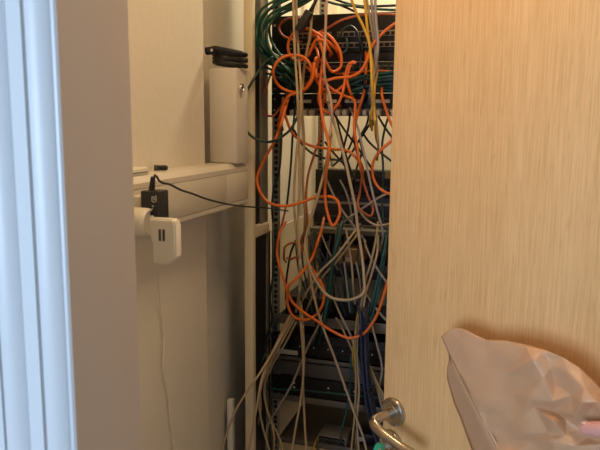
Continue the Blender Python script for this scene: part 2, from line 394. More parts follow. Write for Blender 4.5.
r0 = ony(271.5, 225, RY).x
rail(r0, r0 + 0.022, RY + 0.004); rail(RXR - 0.01, RXR + 0.012, RY + 0.004)
q = ony(317.5, 170, 2.08).x
rail(q, q + 0.020, 2.08); rail(-0.095, -0.073, 2.08)
# side braces and dark lower side cover
zb = ony(262, 231, 1.5).z
MB().box(pL.x + 0.003, pL.x + 0.012, 1.441, 1.56, zb - 0.012, zb + 0.012, 0.001).build('side_brace', 'post', rk)
MB().box(pL.x - 0.003, pL.x + 0.0005, 1.62, 2.195, 0.03, zb - 0.016).build('side_block_panel', 'post', rk)  # panel added to block rear lamp light from the lower recess
MB().box(-0.086, -0.074, 1.453, 1.56, zb - 0.012, zb + 0.012, 0.001).build('side_brace', 'post', rk)
MB().box(pL.x - 0.003, pL.x + 0.0005, 1.442, 1.52, zb + 0.016, 2.33).build('upper_dark_strip', 'dark', rk)  # thin dark strip added behind the post to darken the gap
MB().box(pL.x - 0.003, pL.x + 0.0005, 1.445, 1.60, 0.03, zb - 0.016).build('side_cover', 'dark', rk)
MB().box(pL.x - 0.002, pL.x + 0.003, 1.525, 1.575, zb + 0.013, 2.34, 0.001).build('cable_duct', 'rail', rk)
MB().box(pL.x + 0.001, pL.x + 0.004, 1.565, 1.578, 0.03, zb - 0.016).build('cover_edge', 'rail', rk)

def rowz(px, py, Y=RY): return ony(px, py, Y).z
def ports(parent, xs, z0, z1, y, m='jack', name='port_row', size=0.0115):
    w = MB(); h = MB()
    for x in xs:
        w.box(x - size / 2 - 0.0012, x + size / 2 + 0.0012, y - 0.0020, y + 0.001, z0, z1, 0.0004)
        h.box(x - size / 2, x + size / 2, y - 0.0026, y, z0 + (z1 - z0) * 0.12, z1 - (z1 - z0) * 0.25)
    o = w.build(name, m, parent); h.build('port_openings', 'hole', o); return o
def unit(name, label, cat, z0, z1, m='dev', depth=0.28, y=RY, ears=True, x0=None, x1=None, tilt=0):
    xa = RXL + 0.018 if x0 is None else x0; xb = RXR - 0.018 if x1 is None else x1
    t = thing(name, label, cat, ((xa + xb) / 2, y, z0)); hw = (xb - xa) / 2; h = z1 - z0
    MB().box(-hw, hw, 0.003, depth, 0.0006, h - 0.0006, 0.001).build('chassis', m, t)
    if ears:
        fp = MB(); fp.box(-hw - 0.024, hw + 0.024, -0.001, 0.003, 0.0006, h - 0.0006, 0.0008); fp.build('front_panel', m, t)
        for sx_ in (-1, 1):
            for zz in (0.25, 0.75):
                MB().lathe([(0, 0.0012), (0.0035, 0.0012), (0.0030, 0.003), (0, 0.0034)], 12, Matrix.Translation((sx_ * (hw + 0.015), 0.0, h * zz)) @ Matrix.Rotation(R(90), 4, 'X')).build('screw', 'steel', t)
    return t, hw, h
# top: tall switch with two rows of ports
t, hw, h = unit('core_switch', 'large black network switch with two port rows at the rack top', 'network switch', rowz(330, 53), rowz(330, 14), depth=0.2)
zr = rowz(345, 37) - rowz(330, 53); zr2 = rowz(345, 48) - rowz(330, 53)
for zc in (zr, zr2):
    ports(t, [-0.175 + k * 0.0145 + (0.012 if k % 6 == 0 else 0) * 0 for k in range(24) if k % 7 != 6], zc, zc + 0.013, 0)
for k in range(5): MB().box(-0.20, -0.198, -0.0020, -0.001, 0.012 + k * 0.010, 0.0135 + k * 0.010).build('status_led', 'ledw', t)
t, hw, h = unit('blank_panel', 'plain black panel under the large switch with two port rows', 'rack panel', rowz(330, 62), rowz(330, 53.4), depth=0.02)
t, hw, h = unit('fibre_patch_unit', 'thin black panel crossed by orange cords, below the plain panel', 'patch panel', rowz(330, 76), rowz(330, 62.4), depth=0.2)
ports(t, [0.02 + k * 0.019 for k in range(8)], 0.010, 0.024, 0, 'grey', size=0.013)
ports(t, [-0.16 + k * 0.019 for k in range(8)], 0.010, 0.024, 0, 'grey', size=0.013)
t, hw, h = unit('cable_manager', 'black cable manager filled with teal cords in the upper rack', 'cable manager', rowz(330, 93), rowz(330, 76.4), m='dark', depth=0.03)
for k in range(5):
    x = -0.18 + k * 0.09
    MB().tube(catmull([(x, 0, 0.008), (x, -0.03, 0.006), (x, -0.05, 0.012), (x, -0.05, 0.032), (x, -0.03, 0.038), (x, 0, 0.036)], 0.006), 0.003, 8).build('ring', 'dark', t)
t, hw, h = unit('patch_panel', 'black patch panel with a row of white plugs along its lower edge', 'patch panel', rowz(330, 116), rowz(330, 93.4), depth=0.03)
ports(t, [-0.19 + k * 0.0168 for k in range(23)], 0.004, 0.018, 0, 'jack')
lb = MB()
for k in range(6): lb.box(-0.19 + k * 0.066, -0.145 + k * 0.066, -0.0022, -0.001, 0.032, 0.040)
lb.build('label_strip', 'paper', t)
bt = MB()
for k in range(23):
    if k % 5 != 4: bt.box(-0.195 + k * 0.0168, -0.185 + k * 0.0168, -0.022, -0.002, 0.001, 0.014, 0.0015)
bt.build('patch_plugs', 'paper', t)

# gear on the rear rails, seen through the gap
xl = max(ony(311, 200, 2.0).x, pL.x + 0.006)
t, hw, h = unit('rear_switch', 'navy network switch deep in the rack behind the orange hanging loop', 'network switch', rowz(340, 224, 2.0), rowz(340, 196, 2.0), 'devblue', 0.07, 2.0, False, xl, -0.09)
ports(t, [-0.21 + k * 0.0175 for k in range(24)], 0.012, 0.026, 0.003, 'grey')
MB().box(-hw, hw, -0.001, 0.003, h * 0.72, h * 0.80).build('trim_line', 'lgrey', t)
t, hw, h = unit('rear_server', 'black box with brown top edge set back below the wall gap', 'server', rowz(340, 195, 2.0), rowz(340, 170, 2.0), 'dev', 0.07, 2.0, False, xl, -0.09)
MB().box(-0.02, hw, -0.002, 0.003, h - 0.022, h - 0.002).build('brown_strip', 'card', t)
lp = MB()
for k in range(14): lp.box(-0.2 + k * 0.028, -0.18 + k * 0.028, -0.0005, 0.003, 0.012, 0.030)
lp.build('drive_fronts', 'devblue', t)
z = rowz(340, 228, 1.98)
t = thing('rear_shelf', 'grey steel shelf under the navy switch deep in the rack', 'shelf', (0, 1.95, z - 0.006))
MB().box(xl, -0.09, 0, 0.125, 0, 0.006, 0.001).build('tray', 'shelf', t); MB().box(xl, -0.09, -0.002, 0.001, -0.008, 0.006).build('lip', 'shelf', t)
t, hw, h = unit('rear_storage', 'dark navy storage box deep in rack, small brown carton on top', 'storage unit', rowz(340, 312, 1.93), rowz(340, 264, 1.93), 'devblue', 0.14, 1.93, False, max(ony(318, 280, 1.93).x, pL.x + 0.006), -0.09)
for k in range(5): MB().box(-hw + 0.02 + k * 0.075, -hw + 0.085 + k * 0.075, -0.001, 0.004, 0.012, h - 0.015, 0.001).build('drive_bay', 'dev', t)
t, hw, h = unit('rear_dark_backing', 'dark backing panel added behind the small brown carton', 'rack panel', rowz(340, 264, 2.06), rowz(340, 230, 2.06), 'dark', 0.015, 2.06, False, ony(321, 250, 2.06).x, -0.09)  # dark backing added to black out the wall behind the carton
zt_ = rowz(340, 264, 1.93); ca = ony(337, 262, 1.94); cb = ony(361, 262, 1.94)
t = thing('small_carton', 'small brown cardboard carton resting on the dark storage box', 'carton', ((ca.x + cb.x) / 2, 1.94, zt_))
hw_ = (cb.x - ca.x) / 2; hh = rowz(348, 249, 1.94) - zt_
MB().box(-hw_, hw_, 0, 0.10, 0, hh, 0.001).build('body', 'card', t)
MB().box(-hw_ * 0.98, hw_ * 0.98, -0.0007, 0.0, hh * 0.62, hh * 0.98).build('flap', 'card', t)
MB().box(-hw_ * 0.4, hw_ * 0.2, -0.0009, 0.0, hh * 0.15, hh * 0.45).build('label', 'paper', t)

# front shelves and lower gear
def shelf(label, px, y0, y1, depth=0.42, lip=True):
    z1 = rowz(px, y0); z0 = rowz(px, y1)
    t = thing('rack_shelf', label, 'shelf', ((RXL + RXR) / 2, RY, z0)); hw = (RXR - RXL) / 2 - 0.018
    MB().box(-hw, hw, 0, depth, 0, 0.002).build('tray', 'shelf', t)
    MB().box(-hw - 0.022, hw + 0.024, -0.002, 0.001, 0.0, z1 - z0, 0.0008).build('front_lip', 'shelf', t)
    for s_ in (-1, 1): MB().box(s_ * hw - 0.001, s_ * hw + 0.001, 0.001, depth, 0.002, z1 - z0).build('side_flange', 'shelf', t)
    return t, z0 + 0.002
t_, zs_ = shelf('grey steel rack shelf with deep front lip, where the orange cord sags', 300, 315.5, 325, 0.33)
zt0 = rowz(300, 299)
t, hw, h = unit('media_converter', 'black slim box standing on the grey shelf behind the sagging orange cord', 'media converter', zs_ + 0.001, zt0, 'dev', 0.25, RY + 0.03, False, RXL + 0.023, RXR - 0.023)
MB().box(-hw, hw, -0.001, 0.003, h - 0.006, h).build('beige_edge', 'shelf', t)
z1_ = rowz(277, 331); z0_ = rowz(277, 353)
t, hw, h = unit('router', 'black router with rows of sockets under the upper grey shelf', 'router', z0_, z1_)
ports(t, [-0.18 + k * 0.020 for k in range(18)], 0.008, 0.022, 0, 'dark', size=0.014)
ports(t, [-0.18 + k * 0.020 for k in range(18)], 0.030, 0.044, 0, 'dark', size=0.014)
a, b = ony(274, 352, RY), ony(298, 356, RY)
MB().box(a.x - t.location.x, b.x - t.location.x, -0.003, -0.001, 0.001, 0.014).build('label_strip', 'paper', t)
for k in range(9): MB().box(-0.17 + k * 0.039, -0.1675 + k * 0.039, -0.0022, -0.001, 0.0255, 0.028).build('status_led', 'ledw', t)
shelf('thin grey rack shelf directly under the black router', 277, 354.5, 358)
t, hw, h = unit('blank_panel', 'plain dark grey panel above the lowest black switch', 'rack panel', rowz(277, 373), rowz(277, 359.5), 'grey', 0.02)
t, hw, h = unit('access_switch', 'slim black switch with small lights, thin teal cord across it', 'network switch', rowz(277, 392), rowz(277, 374))
ports(t, [-0.19 + k * 0.0175 for k in range(20)], 0.008, 0.020, 0, 'dev')
for x, z in ((-0.185, 0.032), (-0.185, 0.020), (-0.09, 0.030), (-0.09, 0.018), (-0.045, 0.033), (-0.045, 0.018), (-0.02, 0.030), (0.03, 0.020)): MB().box(x, x + 0.0035, -0.0034, -0.001, z, z + 0.0028).build('status_led', 'ledw', t)
shelf('grey rack shelf under the slim black switch with small lights', 277, 393, 399)
t2, zs = shelf('lowest grey rack shelf in view, carrying the small grey switch', 277, 436, 441)
# small desktop switch on the lowest shelf
p0 = ony(317, 447, RY - 0.004); p1 = ony(345, 447, RY - 0.004)
hb = 0.034; hw_ = (p1.x - p0.x) / 2
t = thing('desktop_switch', 'small grey desktop switch sitting on the lowest shelf', 'network switch', ((p0.x + p1.x) / 2, RY + 0.004, zs))
MB().box(-hw_, hw_, 0, 0.07, 0.002, hb, 0.002).build('case', 'lgrey', t)
MB().box(-hw_ + 0.003, hw_ - 0.003, -0.001, 0.002, 0.004, hb - 0.003).build('front_panel', 'dev', t)
ports(t, [hw_ * (-0.72 + k * 0.36) for k in range(5)], 0.016, 0.026, -0.001, 'grey', size=0.008)
ports(t, [hw_ * (-0.72 + k * 0.36) for k in range(5)], 0.004, 0.014, -0.001, 'grey', 'lower_port_row', size=0.008)
for sx_ in (-1, 1):
    for sy in (0.01, 0.06): MB().lathe([(0, 0), (0.005, 0), (0.005, 0.002), (0, 0.002)], 12, Matrix.Translation((sx_ * hw_ * 0.8, sy, 0))).build('foot', 'black', t)
# black power brick beside it
t = thing('power_brick', 'black power brick beside the small grey switch on lowest shelf', 'power adapter', (ony(362, 447, RY + 0.05).x, RY + 0.05, zs))
MB().box(-0.03, 0.03, 0, 0.09, 0, 0.032, 0.003).build('body', 'adapter', t)
MB().box(-0.012, 0.006, -0.0006, 0.0, 0.010, 0.022).build('label', 'paper', t)

# ------------------------------------------------------------------ cords
CORDS = []; IN = 1.577
def cord(name, label, m, pts, Y=1.5, r=0.0030, group=None, plug=None, wob=0.008, cat='cable', n=8):
    """pts: picture coordinates (x, y[, depth]) of the cord's run; built in build_cords()"""
    def away(p, q):      # carry a run on past the edge of what the picture shows
        d3 = (Y,) if len(p) < 3 else (p[2],)
        if p[1] < 0: return [(p[0] + (p[0] - q[0]) * 0.6, -60) + d3, (p[0] + (p[0] - q[0]) * 0.8, -150) + d3]
        if p[1] > 450: return [(p[0] + (p[0] - q[0]) * 0.5, 500) + d3, (p[0] + (p[0] - q[0]) * 0.8, 560) + d3]
        if p[0] > 395: return [(p[0] + 30, p[1] + (p[1] - q[1]) * 0.5, min(IN, d3[0] + 0.03)), (p[0] + 52, p[1] + (p[1] - q[1]) * 0.5, IN)]
        return []
    pts = away(pts[0], pts[1])[::-1] + list(pts) + away(pts[-1], pts[-2])
    P = []; sd = rnd.uniform(0, 50)
    for i, p in enumerate(pts):
        yy = p[2] if len(p) > 2 else Y + wob * noise.noise(Vector((sd, i * 0.37, 0))) * 2
        P.append(ony(p[0], p[1], yy))
    CORDS.append(dict(name=name, label=label, m=m, C=catmull(P), r=r, group=group, plug=plug, cat=cat, n=n))
def build_cords():
    # let cords that would pass through each other slide apart, nearer ones forward and farther ones back
    for it in range(70):
        cell = {}; cs = 0.009
        for ci, c in enumerate(CORDS):
            for k, p in enumerate(c['C']):
                cell.setdefault((int(p.x // cs), int(p.y // cs), int(p.z // cs)), []).append((ci, k))
        push = [[0.0] * len(c['C']) for c in CORDS]; hits = 0
        for (a, b, d), L in cell.items():
            N = [q for da in (-1, 0, 1) for db in (-1, 0, 1) for dd in (-1, 0, 1) for q in cell.get((a + da, b + db, d + dd), ())]
            for ci, k in L:
                p = CORDS[ci]['C'][k]
                for cj, l in N:
                    if cj <= ci: continue
                    q = CORDS[cj]['C'][l]; need = CORDS[ci]['r'] + CORDS[cj]['r'] + 0.0012
                    dv = q - p; D = dv.length
                    if D < need:
                        hits += 1
                        mi = sum(x.y for x in CORDS[ci]['C'][max(0, k - 6):k + 7]) / len(CORDS[ci]['C'][max(0, k - 6):k + 7])
                        mj = sum(x.y for x in CORDS[cj]['C'][max(0, l - 6):l + 7]) / len(CORDS[cj]['C'][max(0, l - 6):l + 7])
                        sg = 1 if mj >= mi else -1
                        am = (need - D) * 0.55 + 0.0002
                        for (cc, kk, s2) in ((ci, k, -sg), (cj, l, sg)):
                            v = s2 * am
                            if abs(v) > abs(push[cc][kk]): push[cc][kk] = v
        if not hits: break
        for ci, c in enumerate(CORDS):
            ps = push[ci]; n = len(ps)
            if not any(ps): continue
            sm = [0.0] * n
            for k in range(n):
                if ps[k]:
                    for o in range(-6, 7):
                        if 0 <= k + o < n:
                            v = ps[k] * (1 - (o / 7) ** 2)
                            if abs(v) > abs(sm[k + o]): sm[k + o] = v
            for k in range(n):
                if sm[k]: c['C'][k] = c['C'][k] + (c['C'][k] - CAM).normalized() * sm[k]
    print('cord contacts left', hits)
    for c in CORDS:
        C = c['C']; o = MB().tube(C, c['r'], c['n']).build(c['name'], c['m'], angle=80)
        for end in (c['plug'] or {}):
            a, b = (C[0], C[3]) if end == 0 else (C[-1], C[-4])
            rot = (a - b).normalized().to_track_quat('Z', 'Y').to_matrix().to_4x4(); T = Matrix.Translation(a) @ rot
            MB().box(-0.0115, 0.0115, -0.009, 0.009, -0.004, 0.046, 0.003, T).build('plug', c['plug'][end], o)
        tag(o, c['label'], c['cat'], c['group'])
E = 'ethernet_cable'; FO = 'fibre_cable'
IN = 1.577   # depth at which a cord meets the gear
# --- orange
OR = [
 ('bright orange cord coiled in the lower round ring before the top switch', 'c_orange', 1.462, [(320, 60, IN), (314, 66), (312, 80), (303, 91), (292, 92), (279, 86), (273, 73), (279, 60), (293, 55), (306, 59), (312, 70), (309, 84), (299, 93), (290, 95), (284, 104), (280, 118), (279, 132, 1.56)]),
 ('orange cord curled in the upper round ring before the top switch', 'c_orange', 1.478, [(340, 60, IN), (332, 45), (318, 34), (308, 29), (294, 33), (288, 45), (291, 57), (299, 61), (307, 57), (312, 48), (316, 40), (322, 40), (328, 48), (330, 56, IN)]),
 ('dull orange cord in a small hook left of the two coiled rings', 'c_rust', 1.53, [(308, 19, IN), (297, 18), (285, 20), (279, 27), (282, 35), (290, 39), (302, 42, IN)]),
 ('dull orange cord arching across the top switch to the door edge', 'c_rust', 1.52, [(404, 15), (385, 14), (357, 16), (340, 21), (328, 28), (316, 34), (308, 36, IN)]),
 ('orange cord in an upright oval loop right of the coiled rings', 'c_orange', 1.47, [(311, 34, IN), (321, 45), (326, 62), (333, 72), (340, 68), (341, 55), (335, 42), (326, 34), (317, 33), (310, 40, IN)]),
 ('orange cord slanting down from the rings to the white plugs', 'c_orange', 1.488, [(311, 64, IN), (321, 78), (332, 89), (345, 96), (354, 100), (355, 112), (354, 124), (357, 146), (360, 165), (363, 178, 1.56)]),
 ('orange cord making the lowest oval loop above the white plugs', 'c_orange', 1.455, [(356, 63), (350, 63), (347, 69), (345, 80), (342, 95), (336, 107), (328, 113), (321, 107), (319, 94), (325, 82), (337, 78), (350, 77), (360, 72), (367, 60), (371, 48), (380, 36), (398, 22)]),
 ('orange cord dropping in a narrow bend beside the lowest oval loop', 'c_orange', 1.512, [(356, 62, IN), (350, 66), (347, 80), (350, 92), (356, 101, IN)]),
 ('rust orange cord in a thin loop left of the perforated rail', 'c_rust', 1.545, [(274, 66, IN), (267, 85), (262, 103), (265, 114), (273, 116), (280, 108), (288, 95), (300, 88), (310, 80, IN)]),
 ('long orange cord in the wide sweeping loop across the left rail', 'c_orange', 1.44, [(326, 48, IN), (322, 66), (320, 90), (321, 108), (324, 124), (329, 145), (326, 175), (325, 192), (327, 211), (333, 226), (340, 213), (337, 200), (317, 197), (300, 203), (285, 206), (268, 202), (257, 181), (264, 160), (275, 140), (281, 124), (286, 106), (290, 94, IN)]),
 ('orange cord sagging from the left rings to the wall gap', 'c_orange', 1.495, [(283, 98, IN), (286, 118), (293, 134), (309, 145), (330, 149), (350, 152), (358, 160), (362, 172, IN)]),
 ('rust cord hanging in a slim teardrop beneath the wall gap', 'c_rust', 1.535, [(356, 150, IN), (362, 172), (360, 192), (358, 206), (364, 213), (371, 216), (373, 211), (368, 196), (363, 180), (363, 168, IN)]),
 ('orange cord hooking in from the door edge beside the wall gap', 'c_orange', 1.51, [(400, 134), (389, 143), (379, 152), (373, 163), (373, 177), (379, 188), (390, 194), (402, 196)]),
 ('rust cord running straight down from the oval loops past the rear rail', 'c_rust', 1.525, [(324, 96, IN), (322, 118), (320, 138), (314, 155), (308, 176), (306, 200), (307, 224), (301, 240), (297, 258, IN)]),
 ('orange cord in the long U below the hanging teardrop loop', 'c_orange', 1.482, [(286, 222, IN), (279, 236), (277, 254), (282, 274), (287, 292), (288, 306), (294, 317), (304, 320), (316, 315), (323, 303), (324, 290), (316, 275), (308, 264, IN)]),
 ('long orange cord sagging over the grey shelf toward the door', 'c_orange', 1.452, [(324, 218, IN), (319, 238), (311, 260), (299, 276), (288, 288), (291, 300), (302, 311), (317, 321), (332, 331), (352, 338), (363, 334), (373, 322), (381, 304), (387, 284), (396, 262)]),
 ('orange cord in a small open ring above the long U', 'c_rust', 1.515, [(286, 262, IN), (284, 254), (285, 247), (291, 243), (299, 243), (303, 248), (300, 255), (294, 258), (287, 258, IN)]),
 ('short orange cord beside the door edge under the teal cords', 'c_orange', 1.515, [(382, 88, IN), (383, 100), (386, 110), (390, 121), (398, 134)]),
 ('thin rust cord lying level along the thin black fibre panel', 'c_rust', 1.56, [(336, 74, IN), (352, 73), (370, 71), (385, 71), (402, 73)]),
 ('orange cord tangled between the two rings and the oval loop', 'c_orange', 1.505, [(314, 44, IN), (318, 60), (316, 76), (322, 88), (334, 92), (343, 86), (344, 74, IN)]),
 ('rust cord dropping from the thin loop beside the left rail', 'c_rust', 1.532, [(288, 92, IN), (285, 103), (281, 118), (283, 130, IN)]),
 ('orange cord leaning out of the tangle to the plug row', 'c_orange', 1.498, [(305, 66, IN), (314, 76), (322, 90), (326, 100), (340, 106, IN)]),
 ('rust cord falling right of the perforated rail to the dark plug', 'c_rust', 1.55, [(286, 205, IN), (284, 216), (281, 228), (278, 240), (277, 252, IN)]),
 ('orange cord behind the yellow pair running to the wall gap', 'c_orange', 1.54, [(366, 52, IN), (366, 70), (364, 92), (358, 112), (354, 134), (356, 150, IN)]),
]
for lb_, m, Y, pts in OR:
    cord(FO, lb_, m, pts, Y, 0.0034 if m == 'c_orange' else 0.0029)
# --- green and teal
arc = [[(308, -10), (284, 1), (265, 13), (257, 27), (258, 42), (268, 53), (281, 63), (298, 73, IN)],
       [(312, -10), (288, 5), (270, 15), (263, 28), (264, 43), (273, 56), (285, 67), (302, 80, IN)],
       [(316, -10), (293, 8), (275, 18), (267, 31), (269, 47), (279, 61), (291, 73), (300, 86, IN)],
       [(304, -12), (279, -1), (262, 9), (255, 24), (255, 40), (263, 55), (277, 66), (292, 74, IN)],
       [(318, -10), (296, 5), (279, 12), (270, 24), (271, 40), (281, 56), (294, 68, IN)],
       [(300, -12), (284, -2), (267, 12), (260, 26), (261, 44), (270, 58), (283, 70), (296, 84, IN)],
       [(320, -8), (300, 6), (282, 14), (272, 22), (266, 36), (270, 50), (284, 60), (298, 66, IN)],
       [(322, -12), (302, 0), (284, 8), (268, 22), (261, 36), (263, 50), (273, 64), (288, 80, IN)],
       [(314, -14), (294, -3), (275, 6), (260, 20), (256, 34), (259, 48), (270, 60), (284, 72, IN)]]
for k, a in enumerate(arc):
    cord(E, 'green cord in the bundle arching from the top down beside the left post', 'c_green', [q if len(q) > 2 else (q[0], q[1], (1.450 + 0.0060 * k) if 8 < q[1] < 50 and q[0] < 271 else 1.46 + 0.008 * k) for q in a], 1.47 + 0.008 * k, 0.0031, 'green cords arching at upper left')
tl = [[(262, 58, 1.57), (271, 64), (283, 72), (294, 84), (300, 96, IN)], [(261, 66, 1.57), (272, 70), (284, 77), (292, 90), (296, 104, IN)], [(264, 73, 1.57), (275, 76), (287, 83), (302, 88, IN)], [(262, 62, 1.57), (276, 66), (290, 70), (306, 78, IN)], [(266, 56, 1.57), (278, 70), (286, 84), (290, 98, IN)], [(290, 60, IN), (296, 70), (291, 82), (286, 94, IN)]]
for k, a in enumerate(tl):
    cord(E, 'teal cord in the short fan behind the lower orange ring', 'c_teal', a, 1.53 + 0.006 * k, 0.0028, 'teal cords behind the lower orange ring')
cord(E, 'dark green cord looping out over the left post beside the cam lock', 'c_dark', [(274, 56, 1.5), (262, 66, 1.43), (252, 82, 1.395), (244, 97, 1.39), (240, 113, 1.39), (244, 127, 1.39), (254, 138, 1.395), (267, 142, 1.41), (280, 138), (290, 130), (297, 118), (300, 104, IN)], 1.44, 0.0031)
GN = [
 ('dark green cord slanting right from the loop under the rings', 'c_dark', 1.545, [(294, 130), (302, 144), (315, 155), (328, 159), (341, 161), (352, 172, 1.56)]),
 ('dark green cord dropping straight behind the wide orange loop', 'c_dark', 1.55, [(296, 100, IN), (293, 130), (291, 163), (289, 186), (287, 204, IN)]),
 ('green cord running down the face of the perforated left rail', 'c_dark', 1.555, [(284, 96, IN), (282, 122), (281, 150), (279, 172), (274, 188), (272, 206), (273, 222, IN)]),
 ('dark green cord beside the left rail below the dark plug', 'c_dark', 1.56, [(276, 226, IN), (275, 250), (273, 275), (270, 300), (272, 318), (264, 345), (262, 372)]),
 ('black cord leaning past the small orange ring', 'c_black', 1.56, [(296, 240, IN), (291, 252), (288, 268), (286, 284), (286, 300, IN)]),
 ('green cord along the top edge above the large switch', 'c_green', 1.50, [(318, -4), (332, 3), (352, 6), (376, 9), (404, 10)]),
 ('dark green cord just above the level green cord at the top', 'c_dark', 1.52, [(322, -8), (340, 1), (360, 6), (382, 6), (404, 5)]),
 ('black cord crossing the bright wall gap at the very top', 'c_black', 1.54, [(310, -8), (326, 1), (340, 5), (356, 12, IN)]),
 ('dark green cord bowed in an arch before the top port rows', 'c_dark', 1.54, [(337, 47, IN), (338, 38), (343, 30), (350, 26), (356, 30), (359, 40), (361, 52, IN)]),
 ('grey green cord hooked up from the second port row', 'c_teal', 1.54, [(346, 36, IN), (347, 44), (346, 51), (342, 53), (340, 48, IN)]),
 ('navy cord dropping beside the arch on the top switch', 'c_navy', 1.55, [(360, 38, IN), (362, 48), (361, 58), (360, 70), (362, 84, IN)]),
]
for lb_, m, Y, pts in GN: cord(E, lb_, m, pts, Y, 0.0029)
mg = [[(340, 92, IN), (350, 86), (362, 80), (376, 78), (404, 75)], [(343, 95, IN), (354, 90), (368, 86), (384, 84), (404, 84)], [(338, 88, IN), (348, 82), (360, 77), (380, 74), (404, 70)], [(350, 100, IN), (357, 93), (366, 90), (382, 90), (404, 92)], [(362, 104, IN), (367, 92), (374, 84), (388, 80), (404, 80)], [(346, 84, IN), (362, 86), (380, 87), (404, 88)]]
for k, a in enumerate(mg):
    cord(E, 'teal cord lying level in the black cable manager beside the door', 'c_teal', a, 1.535 + 0.006 * k, 0.0031, 'teal cords in the cable manager')
gap = [
 ('black cord slanting down right across the middle of the wall gap', 'c_black', [(334, 114, IN), (346, 132), (358, 148), (368, 163), (376, 176, 1.7)]),
 ('dark cord in the steep left leg of the V over the wall gap', 'c_black', [(336, 116, IN), (340, 132), (345, 152), (350, 168), (360, 182, 1.7)]),
 ('dark cord in the right leg of the V over the wall gap', 'c_black', [(350, 114, IN), (348, 130), (344, 146), (343, 160, 1.7)]),
 ('dark green cord curving left across the lower wall gap', 'c_dark', [(356, 116, IN), (354, 134), (348, 150), (340, 159), (331, 161, 1.7)]),
 ('dark green cord zigzagging down the right of the wall gap', 'c_dark', [(369, 114, IN), (366, 126), (360, 138), (362, 150), (358, 164), (352, 180, 1.7)]),
 ('black cord slanting to the door edge at the gap top right', 'c_black', [(376, 112, IN), (384, 126), (391, 136), (402, 150)]),
 ('black cord slanting to the door edge at mid gap', 'c_black', [(362, 132, IN), (370, 143), (380, 152), (390, 160), (402, 170)]),
 ('dark green cord hanging straight beside the door edge', 'c_dark', [(390, 112), (385, 128), (382, 146), (383, 164), (383, 180), (382, 200), (384, 230)]),
 ('dark cord short and slanting at the gap lower left', 'c_black', [(325, 142, IN), (333, 152), (340, 160), (346, 168, 1.7)]),
 ('dark green cord slanting from gap centre up to right', 'c_dark', [(372, 120, IN), (366, 130), (358, 142), (350, 156), (345, 172, 1.7)]),
]
for k, (lb_, m, pts) in enumerate(gap): cord(E, lb_, m, pts, 1.53 + 0.004 * k, 0.0027)
# --- black cord with thick plug at the top
cord('power_cable', 'thick black cord with long black plug at the rack top', 'c_black', [(318, -8), (316, 0), (312, 8), (309, 13)], 1.455, 0.0042, plug={1: 'black'})
# --- yellow, grey and beige in the upper half
UP = [
 ('yellow cord slanting from the top edge, left of the yellow pair', 'c_yellow', 1.45, 0.0031, [(350, -6), (356, 12), (364, 28), (369, 42), (371, 62), (372, 84), (374, 106), (375, 124), (377, 142, IN)]),
 ('yellow cord hanging straighter, right of the yellow pair', 'c_yellow', 1.462, 0.0031, [(364, -6), (366, 14), (368, 34), (371, 54), (374, 78), (374, 98), (371, 114), (372, 130, IN)]),
 ('tan cord twisted with the yellow pair beside the door edge', 'c_tan', 1.475, 0.0029, [(366, -6), (371, 24), (375, 48), (377, 72), (374, 92), (376, 118), (378, 140), (377, 160, IN)]),
 ('grey cord just right of the yellow pair', 'c_grey', 1.468, 0.0030, [(371, -6), (373, 18), (376, 42), (374, 66), (371, 88), (373, 108), (372, 128, IN)]),
 ('grey cord hanging nearest the door edge at the top', 'c_grey', 1.455, 0.0032, [(375, -6), (376, 20), (378, 42), (376, 64), (372, 82), (370, 104, IN)]),
 ('beige cord hanging at the left of the straight beige pair', 'c_beige', 1.45, 0.0031, [(293, -6), (294, 26), (295, 56), (297, 84), (298, 110), (299, 150), (299, 190), (298, 226), (300, 262), (299, 300, IN)]),
 ('beige cord hanging at the right of the straight beige pair', 'c_beige', 1.456, 0.0031, [(296, -6), (297, 30), (299, 60), (301, 90), (300, 120), (296, 160), (294, 200), (297, 240), (300, 275), (296, 312, 1.54)]),
 ('tan cord bending down from the top beside the thick black plug', 'c_tan', 1.466, 0.0033, [(317, -6), (312, 14), (310, 36), (306, 56), (303, 80), (302, 104), (304, 140), (303, 180), (305, 216), (302, 250, IN)]),
 ('pinkish cord hanging from the top right of the rings', 'c_pink', 1.448, 0.0031, [(327, -6), (326, 16), (325, 40), (324, 58), (325, 78), (330, 96), (332, 112), (329, 140), (330, 158, IN)]),
 ('long beige cord slanting right across the wall gap', 'c_beige', 1.446, 0.0034, [(326, 84, IN), (331, 112), (337, 132), (344, 156), (350, 182), (355, 206), (358, 230), (362, 256), (364, 280), (364, 292), (353, 299), (342, 300), (330, 297), (318, 284), (308, 262), (305, 246), (309, 226), (318, 196), (325, 168), (329, 148), (331, 128, IN)]),
 ('beige cord slanting gently down right of the wall gap', 'c_grey', 1.49, 0.0028, [(350, 108, IN), (359, 132), (365, 158), (371, 186), (377, 210), (382, 228), (380, 250, IN)]),
 ('grey cord rising to the right beneath the teardrop loop', 'c_grey', 1.54, 0.0026, [(344, 222, IN), (354, 214), (366, 206), (382, 196), (400, 190)]),
 ('beige cord sagging under the teardrop loop to the door', 'c_beige', 1.535, 0.0026, [(352, 198, IN), (358, 208), (366, 219), (376, 225), (388, 224), (402, 216)]),
 ('grey cord slanting over the navy switch to the rear shelf', 'c_grey', 1.55, 0.0026, [(326, 178, IN), (332, 192), (342, 210), (354, 226), (366, 242, IN)]),
 ('grey cord short and steep over the navy switch', 'c_grey', 1.56, 0.0024, [(340, 180, IN), (346, 192), (350, 206), (352, 222, IN)]),
]
for lb_, m, Y, r_, pts in UP: cord(E, lb_, m, pts, Y, r_)
